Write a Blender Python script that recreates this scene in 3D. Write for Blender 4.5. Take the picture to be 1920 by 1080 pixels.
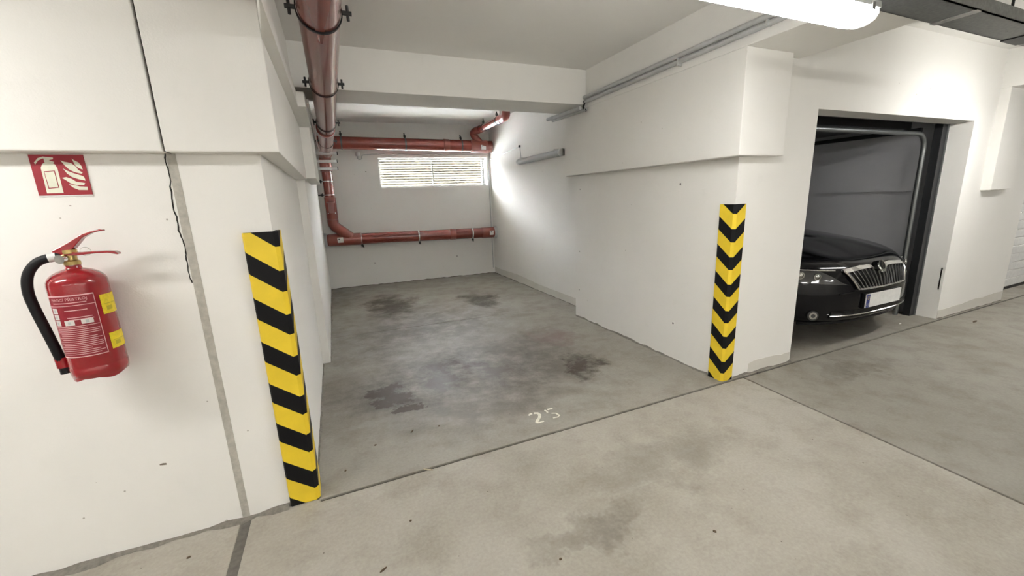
import bpy, bmesh, math, random
from mathutils import Vector, Matrix
random.seed(7)
S = bpy.context.scene
for o in list(bpy.data.objects): bpy.data.objects.remove(o)
COL = S.collection
PI = math.pi

# ------------------------------------------------------------------ camera
YAW, PITCH, ROLL, FPX = 0.401664, 0.217885, -0.038806, 761.12
CAM = Vector((-2.4843, -1.9176, 1.35))
fwd = Vector((math.sin(YAW)*math.cos(PITCH), math.cos(YAW)*math.cos(PITCH), -math.sin(PITCH)))
rgt = Vector((math.cos(YAW), -math.sin(YAW), 0)); up0 = rgt.cross(fwd)
rr = rgt*math.cos(ROLL) + up0*math.sin(ROLL); uu = -rgt*math.sin(ROLL) + up0*math.cos(ROLL)
cam = bpy.data.objects.new('camera', bpy.data.cameras.new('camera')); COL.objects.link(cam)
m = Matrix((rr, uu, -fwd)).transposed().to_4x4(); m.translation = CAM
cam.matrix_world = m
cam.data.sensor_width = 36; cam.data.lens = FPX/1920*36; cam.data.clip_start = .05
S.camera = cam
def px(u, v, ax, val):                       # pixel -> point on the plane axis=val
    d = rr*((u-960)/FPX) + uu*(-(v-540)/FPX) + fwd
    return CAM + d*((val-CAM[ax])/d[ax])

# ------------------------------------------------------------------ world, sun, exposure
W = bpy.data.worlds.new('World'); S.world = W; W.use_nodes = True
bg = W.node_tree.nodes['Background']; bg.inputs[0].default_value = (.93, .96, 1, 1); bg.inputs[1].default_value = 36.0
sun = bpy.data.objects.new('sun', bpy.data.lights.new('sun', 'SUN')); COL.objects.link(sun)
sun.data.energy = 150; sun.data.angle = math.radians(4); sun.data.color = (.86, .92, 1)
sun.rotation_euler = Vector((.25, -.5, -1.2)).to_track_quat('-Z', 'Y').to_euler()
sun.location = (-4, 9, 4)
S.view_settings.view_transform = 'Standard'; S.view_settings.look = 'None'
S.view_settings.gamma = 1; S.view_settings.use_curve_mapping = False
S.view_settings.exposure = 1.38
LAMP = 20.0

# ------------------------------------------------------------------ materials
def nt(name):
    mt = bpy.data.materials.new(name); mt.use_nodes = True
    t = mt.node_tree; return mt, t, t.nodes['Principled BSDF']
def coords(t, scale=1):
    c = t.nodes.new('ShaderNodeTexCoord'); mp = t.nodes.new('ShaderNodeMapping')
    mp.inputs['Scale'].default_value = (scale,)*3 if not isinstance(scale, tuple) else scale
    t.links.new(c.outputs['Object'], mp.inputs[0]); return mp.outputs[0]
def noise(t, vec, scale, detail=4, rough=.55):
    n = t.nodes.new('ShaderNodeTexNoise'); n.inputs['Scale'].default_value = scale
    n.inputs['Detail'].default_value = detail; n.inputs['Roughness'].default_value = rough
    t.links.new(vec, n.inputs['Vector']); return n.outputs['Fac']
def ramp(t, fac, stops):
    r = t.nodes.new('ShaderNodeValToRGB'); e = r.color_ramp.elements
    while len(e) < len(stops): e.new(.5)
    for k, (p, c) in enumerate(stops):
        e[k].position = p; e[k].color = (*c, 1) if len(c) == 3 else c
    t.links.new(fac, r.inputs[0]); return r.outputs[0]
def mixc(t, fac, a, b, mode='MIX'):
    n = t.nodes.new('ShaderNodeMix'); n.data_type = 'RGBA'; n.blend_type = mode
    for i, v in ((0, fac), (6, a), (7, b)):
        if isinstance(v, (float, int)): n.inputs[i].default_value = v
        elif isinstance(v, tuple): n.inputs[i].default_value = (*v, 1)
        else: t.links.new(v, n.inputs[i])
    return n.outputs[2]
def math_(t, op, a, b=None, clamp=False):
    n = t.nodes.new('ShaderNodeMath'); n.operation = op; n.use_clamp = clamp
    for i, v in ((0, a), (1, b)):
        if v is None: continue
        if isinstance(v, (float, int)): n.inputs[i].default_value = v
        else: t.links.new(v, n.inputs[i])
    return n.outputs[0]
def bump(t, b, h, strength=.2, dist=.01):
    n = t.nodes.new('ShaderNodeBump'); n.inputs['Strength'].default_value = strength; n.inputs['Distance'].default_value = dist
    t.links.new(h, n.inputs['Height']); t.links.new(n.outputs[0], b.inputs['Normal'])
def plain(name, col, rough=.5, metal=0, coat=0, var=.06, nscale=30, bmp=0, spec=None):
    mt, t, b = nt(name); v = coords(t)
    n = noise(t, v, nscale)
    c = ramp(t, n, [(.3, tuple(max(0, x*(1-var)) for x in col)), (.7, tuple(min(1, x*(1+var)) for x in col))])
    t.links.new(c, b.inputs['Base Color'])
    b.inputs['Roughness'].default_value = rough; b.inputs['Metallic'].default_value = metal
    b.inputs['Coat Weight'].default_value = coat; b.inputs['Coat Roughness'].default_value = .05
    if spec is not None: b.inputs['Specular IOR Level'].default_value = spec
    if bmp: bump(t, b, n, bmp, .003)
    return mt
def wall_mat(name, a, b_, speck=True):
    mt, t, b = nt(name); v = coords(t)
    big = noise(t, v, 1.3, 5, .6)
    c = ramp(t, big, [(.3, a), (.7, b_)])
    mid = noise(t, v, 9, 4, .6)
    c = mixc(t, ramp(t, mid, [(.62, (0, 0, 0)), (.8, (.10, .10, .10))]), c, (.62, .60, .55))
    if speck:
        vo = t.nodes.new('ShaderNodeTexVoronoi'); vo.inputs['Scale'].default_value = 7; t.links.new(v, vo.inputs['Vector'])
        d = ramp(t, vo.outputs['Distance'], [(.018, (.75, .75, .75)), (.03, (0, 0, 0))])
        c = mixc(t, d, c, (.36, .33, .28))
    t.links.new(c, b.inputs['Base Color']); b.inputs['Roughness'].default_value = .82
    b.inputs['Specular IOR Level'].default_value = .25
    fine = noise(t, v, 160, 3, .6); h = math_(t, 'ADD', math_(t, 'MULTIPLY', fine, .35), math_(t, 'MULTIPLY', mid, .8))
    bump(t, b, h, .22, .006)
    return mt
M = {}
M['wall'] = wall_mat('white_paint', (.865, .852, .815), (.89, .878, .845))
M['ceil'] = wall_mat('ceiling_paint', (.865, .855, .82), (.89, .88, .85), False)
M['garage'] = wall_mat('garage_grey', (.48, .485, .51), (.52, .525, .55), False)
M['patch'] = wall_mat('plaster_patch', (.66, .635, .575), (.73, .71, .66))
M['steel'] = plain('galvanised_steel', (.28, .29, .285), .45, .7, nscale=60, var=.15)
M['bsteel'] = plain('bright_zinc', (.62, .62, .60), .35, .8)
M['dmetal'] = plain('dark_steel', (.055, .058, .06), .45, .5)
M['darkframe'] = plain('dark_frame_paint', (.02, .021, .023), .45, .2)
M['black'] = plain('black_rubber', (.007, .007, .008), .5, spec=.3)
M['gblack'] = plain('guard_black', (.006, .006, .007), .5, bmp=.1, spec=.2)
M['yellow'] = plain('guard_yellow', (.86, .62, .03), .45, var=.05, nscale=14)
M['pvc'] = plain('orange_brown_pvc', (.20, .047, .033), .26, 0, .3, var=.08, nscale=4)
M['pvc2'] = plain('orange_brown_fitting', (.225, .053, .035), .3, 0, .2, var=.06, nscale=6)
M['red'] = plain('extinguisher_red', (.31, .010, .016), .22, 0, .6, var=.05)
M['labelred'] = plain('label_red', (.28, .014, .026), .45)
M['pink'] = plain('label_print', (.78, .46, .46), .6)
M['lwhite'] = plain('label_white', (.72, .66, .64), .6)
M['lyellow'] = plain('sticker_yellow', (.80, .62, .02), .45, var=.12, nscale=90)
M['lolive'] = plain('sticker_print', (.50, .40, .02), .5)
M['brass'] = plain('brass', (.55, .40, .16), .3, .9)
M['chrome'] = plain('chrome', (.78, .78, .76), .12, 1, var=.02)
M['signred'] = plain('sign_red', (.33, .009, .022), .5)
M['signcream'] = plain('sign_cream', (.80, .80, .66), .5)
M['louvre'] = plain('louvre_grey', (.40, .385, .33), .9, spec=0)
M['outbounce'] = plain('pale_bounce_ground', (.70, .70, .68), .95, var=.15)  # pale albedo for the added bounce ground outside
M['outscreen'] = plain('dark_glare_screen', (.024, .0215, .0165), 1, var=.15, nscale=5, spec=0)  # near-black albedo for the added screen wall outside
M['white'] = plain('white_plastic', (.78, .78, .76), .4)
M['grey'] = plain('grey_plastic', (.50, .51, .51), .35)
M['lgrey'] = plain('light_grey_plastic', (.60, .61, .60), .3)
M['sealant'] = plain('joint_mortar', (.47, .45, .40), .9, var=.16, nscale=40, bmp=.4)
M['dsealant'] = plain('dark_joint_sealant', (.13, .12, .105), .85, var=.2, nscale=40, bmp=.3)
M['grout'] = plain('rough_floor_grout', (.20, .185, .16), .95, var=.25, nscale=50, bmp=.4)
M['crack'] = plain('crack_shadow_gap', (.025, .022, .02), .95)
M['hole'] = plain('hole_dark', (.10, .09, .085), .9)
M['floorpaint'] = plain('worn_floor_paint', (.72, .69, .60), .8, var=.15, nscale=60)
M['twig'] = plain('dry_leaf', (.09, .06, .03), .9)
M['ctwig'] = plain('pale_stick', (.55, .47, .34), .9)
M['chip'] = plain('spalled_plaster', (.24, .20, .165), .95, var=.2, nscale=90)
M['paint'] = plain('black_car_paint', (.004, .004, .005), .10, 0, 0, var=.02, spec=.3)
M['gslat'] = plain('grille_slat_grey', (.16, .16, .16), .2, .8)
M['rail'] = plain('door_rail_steel', (.20, .21, .21), .35, .8)
M['cblack'] = plain('black_trim', (.006, .006, .006), .4, spec=.2)
M['tyre'] = plain('tyre_rubber', (.015, .015, .015), .8)
M['hlens'] = plain('headlamp_lens', (.05, .05, .05), .05, 0, .4)
M['reflector'] = plain('lamp_reflector', (.55, .55, .53), .1, 1)
M['plate'] = plain('plate_white', (.72, .72, .70), .45)
M['blue'] = plain('plate_blue', (.012, .03, .20), .45)
M['star'] = plain('plate_star', (.8, .6, .05), .5)
M['rdoor'] = plain('roller_door_white', (.70, .70, .68), .45)
mt, t, b = nt('tinted_glass'); b.inputs['Base Color'].default_value = (.02, .022, .025, 1); b.inputs['Roughness'].default_value = .05; b.inputs['Coat Weight'].default_value = 1; M['glass'] = mt
mt, t, b = nt('louvre_slat'); b.inputs['Base Color'].default_value = (.86, .82, .66, 1); b.inputs['Roughness'].default_value = .6
tr = t.nodes.new('ShaderNodeBsdfTranslucent'); tr.inputs[0].default_value = (.92, .86, .66, 1)
mx = t.nodes.new('ShaderNodeMixShader'); mx.inputs[0].default_value = .55
t.links.new(b.outputs[0], mx.inputs[1]); t.links.new(tr.outputs[0], mx.inputs[2]); t.links.new(mx.outputs[0], t.nodes['Material Output'].inputs[0]); M['slat'] = mt
mt, t, b = nt('lit_diffuser'); b.inputs['Base Color'].default_value = (.9, .9, .9, 1)
b.inputs['Emission Color'].default_value = (1, .98, .94, 1); b.inputs['Emission Strength'].default_value = LAMP; M['lit'] = mt; M['lit_rear_fill'] = mt.copy(); M['lit_rear_fill'].node_tree.nodes['Principled BSDF'].inputs['Emission Strength'].default_value = LAMP*.95  # rear copy serves the added fill lights
mt, t, b = nt('clear_end_cap'); b.inputs['Base Color'].default_value = (.80, .82, .84, 1); b.inputs['Roughness'].default_value = .25
b.inputs['Transmission Weight'].default_value = .35; M['cap'] = mt

def floor_mat(name, k):
    mt, t, b = nt(name); v = coords(t)
    n1 = noise(t, v, .9, 6, .62); n2 = noise(t, v, 5, 6, .65); n3 = noise(t, v, 70, 3, .6)
    vs = coords(t, (2.2, 7, 1)); streak = noise(t, vs, 1.6, 5, .6)
    c = ramp(t, n1, [(.32, (.295, .272, .232)), (.52, (.385, .364, .322)), (.72, (.44, .425, .385))])
    c = mixc(t, ramp(t, n2, [(.48, (0, 0, 0)), (.72, (.5, .5, .5))]), c, (.235, .207, .17))
    c = mixc(t, ramp(t, streak, [(.55, (0, 0, 0)), (.72, (.28, .28, .28))]), c, (.45, .435, .40))
    c = mixc(t, .10, c, ramp(t, n3, [(.35, (.2, .19, .17)), (.65, (.62, .6, .55))]))
    sep = t.nodes.new('ShaderNodeSeparateXYZ'); t.links.new(v, sep.inputs[0])
    wob = math_(t, 'MULTIPLY', math_(t, 'SUBTRACT', noise(t, v, 3.2, 5, .7), .5), .9)
    wob2 = math_(t, 'MULTIPLY', math_(t, 'SUBTRACT', noise(t, v, 2.3, 5, .7), .5), .9)
    X = math_(t, 'ADD', sep.outputs[0], wob); Y = math_(t, 'ADD', sep.outputs[1], wob2)
    pat = ramp(t, noise(t, v, 4.5, 6, .7), [(.26, (.12, .12, .12)), (.56, (1, 1, 1))])
    def blob(acc, u, w, rx, ry, k):
        p = px(u, w, 2, 0)
        dx = math_(t, 'DIVIDE', math_(t, 'SUBTRACT', X, p.x), rx); dy = math_(t, 'DIVIDE', math_(t, 'SUBTRACT', Y, p.y), ry)
        r = math_(t, 'ADD', math_(t, 'MULTIPLY', dx, dx), math_(t, 'MULTIPLY', dy, dy))
        f = math_(t, 'MULTIPLY', math_(t, 'SUBTRACT', 1.0, r, True), k)
        return f if acc is None else math_(t, 'MAXIMUM', acc, f)
    a = None
    for q in ((735, 575, .42, .9, 1.3), (905, 562, .32, .5, 1.3), (760, 700, .35, .5, .75), (860, 690, .6, .7, 1.0), (1010, 640, .4, .5, .7),
              (1090, 685, .25, .3, 1.3), (735, 738, .26, .16, 1.6), (755, 762, .14, .08, 1.6), (840, 745, .45, .16, .8), (640, 560, .4, 1.0, .5), (800, 610, 1.2, 1.2, .7), (900, 700, 1.3, .9, .85), (800, 720, .9, .45, .9),
              (720, 655, .45, .6, .6), (960, 720, .6, .3, .65), (1250, 860, .5, .2, .35), (1120, 990, .3, .1, .45), (1600, 690, .5, .1, .4)):
        a = blob(a, *q)
    a = math_(t, 'MULTIPLY', a, pat, True)
    c = mixc(t, math_(t, 'MULTIPLY', a, .95), c, (.075, .058, .044))
    pk = blob(None, 1030, 632, .26, .3, .5)
    c = mixc(t, math_(t, 'MULTIPLY', pk, pat, True), c, (.34, .235, .235))
    vo = t.nodes.new('ShaderNodeTexVoronoi'); vo.inputs['Scale'].default_value = 9; t.links.new(v, vo.inputs['Vector'])
    sp = ramp(t, vo.outputs['Distance'], [(.02, (.8, .8, .8)), (.035, (0, 0, 0))])
    c = mixc(t, sp, c, (.10, .085, .065))
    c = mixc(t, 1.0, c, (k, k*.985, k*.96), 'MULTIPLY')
    t.links.new(c, b.inputs['Base Color'])
    t.links.new(ramp(t, n2, [(.3, (.42, .42, .42)), (.7, (.62, .62, .62))]), b.inputs['Roughness'])
    b.inputs['Specular IOR Level'].default_value = .18
    bump(t, b, math_(t, 'ADD', math_(t, 'MULTIPLY', n2, .6), math_(t, 'MULTIPLY', n3, .25)), .12, .006)
    return mt
M['floor'] = floor_mat('polished_concrete', 1.0); M['floor_bay'] = floor_mat('dirty_bay_concrete', .80); M['floor_right'] = floor_mat('darker_aisle_concrete', .76)  # right slabs: same concrete recipe multiplied darker

# ------------------------------------------------------------------ mesh helpers
def obj(name, bm, mat, parent=None, smooth=False, bevel=0, seg=2):
    bmesh.ops.recalc_face_normals(bm, faces=bm.faces)
    me = bpy.data.meshes.new(name); bm.to_mesh(me); bm.free()
    for q in (mat if isinstance(mat, list) else [mat]): me.materials.append(M[q])
    if smooth:
        for p in me.polygons: p.use_smooth = True
        me.set_sharp_from_angle(angle=math.radians(38))
    o = bpy.data.objects.new(name, me); COL.objects.link(o)
    if parent: o.parent = parent
    if bevel:
        b = o.modifiers.new('bevel', 'BEVEL'); b.width = bevel; b.segments = seg; b.limit_method = 'ANGLE'
    return o
def thing(name, label, cat, group=None, kind=None):
    o = bpy.data.objects.new(name, None); COL.objects.link(o); o.empty_display_size = .05
    return tag(o, label, cat, group, kind)
def tag(o, label=None, cat=None, group=None, kind=None):
    if label: o['label'] = label
    if cat: o['category'] = cat
    if group: o['group'] = group
    if kind: o['kind'] = kind
    return o
def struct(o, label, cat): return tag(o, label, cat, None, 'structure')
def box(bm, a, b, xf=None, mi=0):
    (x0, y0, z0), (x1, y1, z1) = a, b
    vs = [Vector((x, y, z)) for z in (z0, z1) for y in (y0, y1) for x in (x0, x1)]
    vs = [bm.verts.new(xf(v) if xf else v) for v in vs]
    for f in ((0, 2, 3, 1), (4, 5, 7, 6), (0, 1, 5, 4), (2, 6, 7, 3), (0, 4, 6, 2), (1, 3, 7, 5)):
        q = bm.faces.new([vs[i] for i in f]); q.material_index = mi
    return bm
def B(*boxes, xf=None):
    bm = bmesh.new()
    for a, b in boxes: box(bm, a, b, xf)
    return bm
def prism(pts, ax, lo, hi, bm=None, mi=0):        # polygon in the two other axes, extruded along ax
    bm = bm or bmesh.new()
    def P(p, h):
        q = list(p); q.insert(ax, h); return bm.verts.new(q)
    A = [P(p, lo) for p in pts]; Bv = [P(p, hi) for p in pts]; n = len(pts)
    fs = [bm.faces.new(A), bm.faces.new(Bv[::-1])]
    for i in range(n): fs.append(bm.faces.new((A[i], Bv[i], Bv[(i+1) % n], A[(i+1) % n])))
    for f in fs: f.material_index = mi
    return bm
def tube(pts, r, n=20, cap=True, bm=None, closed=False):
    bm = bm or bmesh.new(); pts = [Vector(p) for p in pts]; k = len(pts)
    rs = r if isinstance(r, (list, tuple)) else [r]*k
    T = []
    for i in range(k):
        if closed: d = pts[(i+1) % k]-pts[i-1]
        else: d = pts[min(i+1, k-1)]-pts[max(i-1, 0)]
        if d.length < 1e-9: d = pts[-1]-pts[0]
        T.append(d.normalized())
    nrm = T[0].orthogonal().normalized(); rings = []
    for i in range(k):
        nrm = (nrm - T[i]*nrm.dot(T[i]))
        nrm = nrm.normalized() if nrm.length > 1e-6 else T[i].orthogonal().normalized()
        bi = T[i].cross(nrm)
        rings.append([bm.verts.new(pts[i] + (nrm*math.cos(a) + bi*math.sin(a))*rs[i]) for a in [2*PI*j/n for j in range(n)]])
    for i in range(k if closed else k-1):
        A, Bv = rings[i], rings[(i+1) % k]
        for j in range(n): bm.faces.new((A[j], A[(j+1) % n], Bv[(j+1) % n], Bv[j]))
    if cap and not closed: bm.faces.new(rings[0][::-1]); bm.faces.new(rings[-1])
    return bm
def arc_path(pts, rad, n=6):                       # polyline with rounded corners
    pts = [Vector(p) for p in pts]; out = [pts[0]]
    for i in range(1, len(pts)-1):
        a = (pts[i-1]-pts[i]); b = (pts[i+1]-pts[i]); d = min(rad, a.length*.49, b.length*.49)
        p0 = pts[i]+a.normalized()*d; p1 = pts[i]+b.normalized()*d
        for k in range(n+1):
            s = k/n; out.append(p0*(1-s)**2 + pts[i]*2*s*(1-s) + p1*s*s)
    out.append(pts[-1]); return out
def smooth_path(pts, n=8):                         # catmull-rom
    P = [Vector(p) for p in pts]; P = [P[0]*2-P[1]] + P + [P[-1]*2-P[-2]]; out = []
    for i in range(1, len(P)-2):
        for k in range(n):
            s = k/n; a, b, c, d = P[i-1:i+3]
            out.append(.5*((2*b)+(c-a)*s+(2*a-5*b+4*c-d)*s*s+(3*b-a-3*c+d)*s**3))
    out.append(P[-2]); return out
def lathe(prof, c, n=32, bm=None):                 # (r,z) profile about z through c
    bm = bm or bmesh.new(); rings = []
    for r, z in prof: rings.append([bm.verts.new((c[0]+r*math.cos(2*PI*j/n), c[1]+r*math.sin(2*PI*j/n), c[2]+z)) for j in range(n)])
    for A, Bv in zip(rings, rings[1:]):
        for j in range(n): bm.faces.new((A[j], A[(j+1) % n], Bv[(j+1) % n], Bv[j]))
    bm.faces.new(rings[0][::-1]); bm.faces.new(rings[-1]); return bm
def ring(c, axis, r, t, w, n=28, bm=None):         # flat band ring round an axis
    bm = bm or bmesh.new(); axis = Vector(axis).normalized(); a = axis.orthogonal().normalized(); b = axis.cross(a); c = Vector(c)
    R = [[bm.verts.new(c + axis*h + (a*math.cos(q)+b*math.sin(q))*rad) for q in [2*PI*j/n for j in range(n)]] for h, rad in ((-w/2, r), (-w/2, r+t), (w/2, r+t), (w/2, r))]
    for i in range(4):
        A, D = R[i], R[(i+1) % 4]
        for j in range(n): bm.faces.new((A[j], A[(j+1) % n], D[(j+1) % n], D[j]))
    return bm
def text_bm(s, size, fn, depth=0):
    cu = bpy.data.curves.new('lettering', 'FONT'); cu.body = s; cu.size = size; cu.align_x = 'CENTER'; cu.resolution_u = 2
    o = bpy.data.objects.new('lettering', cu); COL.objects.link(o)
    dg = bpy.context.evaluated_depsgraph_get(); me = bpy.data.meshes.new_from_object(o.evaluated_get(dg))
    bm = bmesh.new(); bm.from_mesh(me); bpy.data.objects.remove(o)
    for v in bm.verts: v.co = fn(v.co.x, v.co.y)
    return bm

# ------------------------------------------------------------------ shell numbers
XL, XP = -2.72, -2.66          # bay left wall, left pilaster
XR, XA = -.05, .165            # pillar face, alcove wall
ZB, ZU, ZC = 1.555, 2.17, 2.50 # overhang bottom, beam underside, ceiling
def yb(x): return 5.25 - .052*(x+2.696)            # back wall
def BK(x, d, z): return Vector((x, yb(x)-d, z))    # point d in front of back wall

# ---- floor: slabs over a dark bed, open joints
fl = obj('floor', B(((-9, -6.6, -.12), (10.2, 5.7, -.012))), 'crack'); struct(fl, 'grey polished concrete floor with sawn joints and oil stains', 'floor')
j = .009
def y2(x): return 2.527 - .0555*(x+2.654)
YF = -.03
slabs = [[(-2.72, YF+j), (-.05, YF+j), (.30, YF+j), (.30, y2(.3)-j/2), (-2.72, y2(-2.72)-j/2)],
         [(-2.72, y2(-2.72)+j/2), (.30, y2(.3)+j/2), (.30, 5.6), (-2.72, 5.6)],
         [(-3.0+.02, -6.6), (-.30, -6.6), (.125, YF-j), (-2.70, YF-j), (-2.70, 0), (-2.98, 0)],
         [(-.29, -6.6), (10.2, -6.6), (10.2, YF-j), (.139, YF-j)],
         [(-9, -6.6), (-3.02, -6.6), (-3.02, 0), (-9, 0)],
         [(.31, YF+j), (4.1, YF+j), (4.1, 5.6), (.31, 5.6)],
         [(4.11, YF+j), (10.2, YF+j), (10.2, 5.6), (4.11, 5.6)]]
slabs[2][1] = (-.245, -6.6); slabs[3][0] = (-.231, -6.6)
for k_, p in enumerate(slabs): obj('floor_slab', prism(p, 2, -.03, 0), ('floor_bay', 'floor_bay', 'floor', 'floor_right', 'floor', 'floor_right', 'floor_right')[k_], fl, bevel=.002, seg=1)
obj('joint_sealant', prism([(-3.02, -6.6), (-2.98, -6.6), (-2.98, 0), (-3.02, 0)], 2, -.03, -.002), 'dsealant', fl)

# ---- left wall, two lengths either side of the expansion joint
wl = obj('wall_left', B(((-9, 0, 0), (-3.012, .30, 2.5))), 'wall'); struct(wl, 'white painted concrete wall carrying the fire extinguisher', 'wall')
ws = obj('wall_bay_left', B(((-3.0, 0, 0), (XL, 1.8, ZC))), 'wall'); struct(ws, 'white painted wall end on the left of the empty parking bay', 'wall')
obj('pilaster', B(((-3.0, 1.8, 0), (XP, 5.6, 2.6))), 'wall', ws, bevel=.004)
# joint filling and crack
obj('joint_mortar', B(((-3.016, -.0015, 0), (-2.988, .2, ZB))), 'sealant', wl)
def ribbon(pts, w, y, th=.0012):
    bm = bmesh.new(); prev = None
    for k, (x, z) in enumerate(pts):
        ww = w*(.6+.8*random.random())/2
        q = [bm.verts.new((x-ww, y, z)), bm.verts.new((x+ww, y, z)), bm.verts.new((x+ww, y-th, z)), bm.verts.new((x-ww, y-th, z))]
        if prev:
            for i in range(4): bm.faces.new((prev[i], prev[(i+1) % 4], q[(i+1) % 4], q[i]))
        prev = q
    return bm
cp = []
for (u, v) in ((310, 288), (313, 310), (318, 330), (322, 360), (327, 395), (333, 412), (336, 432), (344, 450), (350, 470), (349, 480), (353, 500), (357, 521), (362, 535)):
    p = px(u, v, 1, 0); cp.append((p.x + random.uniform(-.002, .002), p.z))
cc = []
for a, b in zip(cp, cp[1:]):
    for k in range(3): s = k/3; cc.append((a[0]*(1-s)+b[0]*s+random.uniform(-.0022, .0022), a[1]*(1-s)+b[1]*s))
obj('crack', ribbon(cc, .004, 0), 'crack', wl)
# spalled chips on left wall
for (u, v, r) in ((307, 870, .010), (420, 985, .007), (132, 386, .003), (425, 975, .004), (180, 905, .002), (300, 1040, .012)):
    p = px(u, v, 1, 0); n = 7
    obj('paint_chip', prism([(p.x+r*random.uniform(.5, 1.2)*math.cos(2*PI*k/n)*1.3, p.z+r*.6*random.uniform(.4, 1.2)*math.sin(2*PI*k/n)) for k in range(n)], 1, -.0008, .0005), 'chip', wl)

# ---- left overhang beam with joint gap, ledge, second block
b1 = obj('ceiling_beam', B(((-9, -.07, ZB), (-3.006, .30, ZC))), 'wall', bevel=.004); struct(b1, 'deep white overhanging beam above the fire extinguisher sign', 'beam')
b2 = obj('ceiling_beam', B(((-2.998, -.07, ZB), (-2.645, 1.8, ZC))), 'wall', bevel=.004); struct(b2, 'white overhanging beam end along the left of the bay', 'beam')
obj('beam_joint', B(((-3.006, -.045, ZB+.002), (-2.998, .2, ZC))), 'crack', b2)
obj('ledge', prism([(-2.645, -.07), (-2.604, -.43), (-2.604, 1.05), (-2.562, 1.05), (-2.562, 1.8), (-2.65, 1.8)], 2, 1.95, 2.035), 'wall', b2)
obj('lower_block', B(((-2.70, 1.8, ZB+.01), (-2.575, 2.93, ZC+.1))), 'wall', b2, bevel=.004)
# ---- cross beam
cb = obj('ceiling_beam', B(((-2.66, 1.62, 2.195), (-.13, 2.06, 2.62))), 'ceil', bevel=.004); struct(cb, 'white cross beam spanning the bay below the ceiling', 'beam')
# ---- back wall with window opening
WX0, WX1, WZ0, WZ1 = -1.72, .105, 1.588, 2.062
def bkv(v): return Vector((v.x, yb(v.x)+v.y, v.z))
bm = B(((-3.0, 0, 0), (WX0, .30, 2.7)), ((WX1, 0, 0), (.5, .30, 2.7)), ((WX0, 0, 0), (WX1, .30, WZ0)), ((WX0, 0, WZ1), (WX1, .30, 2.7)), xf=bkv)
bmesh.ops.remove_doubles(bm, verts=bm.verts, dist=1e-4)
wb = obj('wall_back', bm, 'wall'); struct(wb, 'white rear wall of the bay with the louvred window', 'wall')
og = obj('floor_outside_bounce', B(((-10, 5.9, 1.1), (9, 14, 1.3))), 'outbounce'); struct(og, 'added pale ground bouncing light in through the louvred window', 'ground')  # ground added to bounce daylight up to the rear ceiling
ow = obj('wall_outside_screen', B(((-10, 8.0, 1.25), (9, 8.2, 2.42))), 'outscreen'); struct(ow, 'added dark wall screening the glare behind the louvres', 'wall')  # dark wall added so the louvre lines show against the sky
# ---- right pillar wall and alcove wall
wr = obj('wall_right', B(((XR, 0, 0), (.70, .17, ZC)), ((XR, .17, 0), (.62, 1.955, ZC))), 'wall'); struct(wr, 'white pillar wall between the bay and the garage', 'wall')
wa = obj('wall_alcove', B(((XA, 1.955, 0), (.62, 5.6, 2.7))), 'wall'); struct(wa, 'white side wall at the rear of the bay with the unlit strip light', 'wall')
b3 = obj('ceiling_beam', B(((-.14, -.07, ZB), (.277, 2.0, ZU))), 'wall', bevel=.004); struct(b3, 'white overhanging block on top of the pillar between bay and garage', 'beam')
b4 = obj('ceiling_beam', B(((-.14, -6.6, ZU), (.44, 2.0, ZC+.05))), 'ceil', bevel=.004); struct(b4, 'white beam crossing the aisle above the pillar', 'beam')
# ---- garage front wall: lintel, right pier, next bay
wf = obj('wall_front', B(((.70, 0, 1.875), (2.955, .17, ZC)), ((2.955, 0, 0), (4.385, .17, ZC)), ((4.385, 0, 2.05), (10.2, .17, ZC))), 'wall'); struct(wf, 'white wall around and beside the open garage doorway', 'wall')
obj('jamb_wear', prism([(2.9525, .30), (2.9525, .36), (2.9525, .52)], 1, .02, .03), 'chip', wf)
b5 = obj('ceiling_beam', B(((3.335, -.07, 1.25), (3.78, .05, ZU))), 'wall', bevel=.004); struct(b5, 'white overhanging block on the wall right of the garage doorway', 'beam')
b6 = obj('ceiling_beam', B(((3.335, -6.6, ZU), (3.92, .05, ZC+.05))), 'ceil', bevel=.004); struct(b6, 'white beam crossing the aisle right of the garage doorway', 'beam')
# garage interior
gi = obj('wall_garage', B(((3.0, .17, 0), (4.0, 5.6, 1.265)), ((2.965, .23, 1.265), (4.0, 5.6, 2.6)), ((.62, 5.3, 0), (3.2, 5.6, 2.6)), ((.62, .17, 2.45), (3.2, 5.6, 2.6)), ((.62, .17, 0), (.66, 5.6, 2.6))), 'garage')
struct(gi, 'grey inner walls of the dark garage around the car', 'wall')
# ceilings and the unseen rest of the aisle
ce = obj('ceiling', B(((-9, -6.6, ZC), (10.2, 2.0, 2.62)), ((-3.0, 2.0, 2.60), (.6, 5.7, 2.72))), 'ceil'); struct(ce, 'white painted concrete ceiling over aisle and bay', 'ceiling')
o = obj('wall_rear', B(((-9, -6.75, 0), (10.2, -6.6, 2.6))), 'wall'); struct(o, 'white wall on the far side of the aisle', 'wall')
o = obj('wall_side_left', B(((-9.15, -6.6, 0), (-9, .3, 2.6))), 'wall'); struct(o, 'white wall closing the left end of the aisle', 'wall')
o = obj('wall_side_right', B(((10.2, -6.6, 0), (10.35, .3, 2.6))), 'wall'); struct(o, 'white wall closing the right end of the aisle', 'wall')
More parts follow.
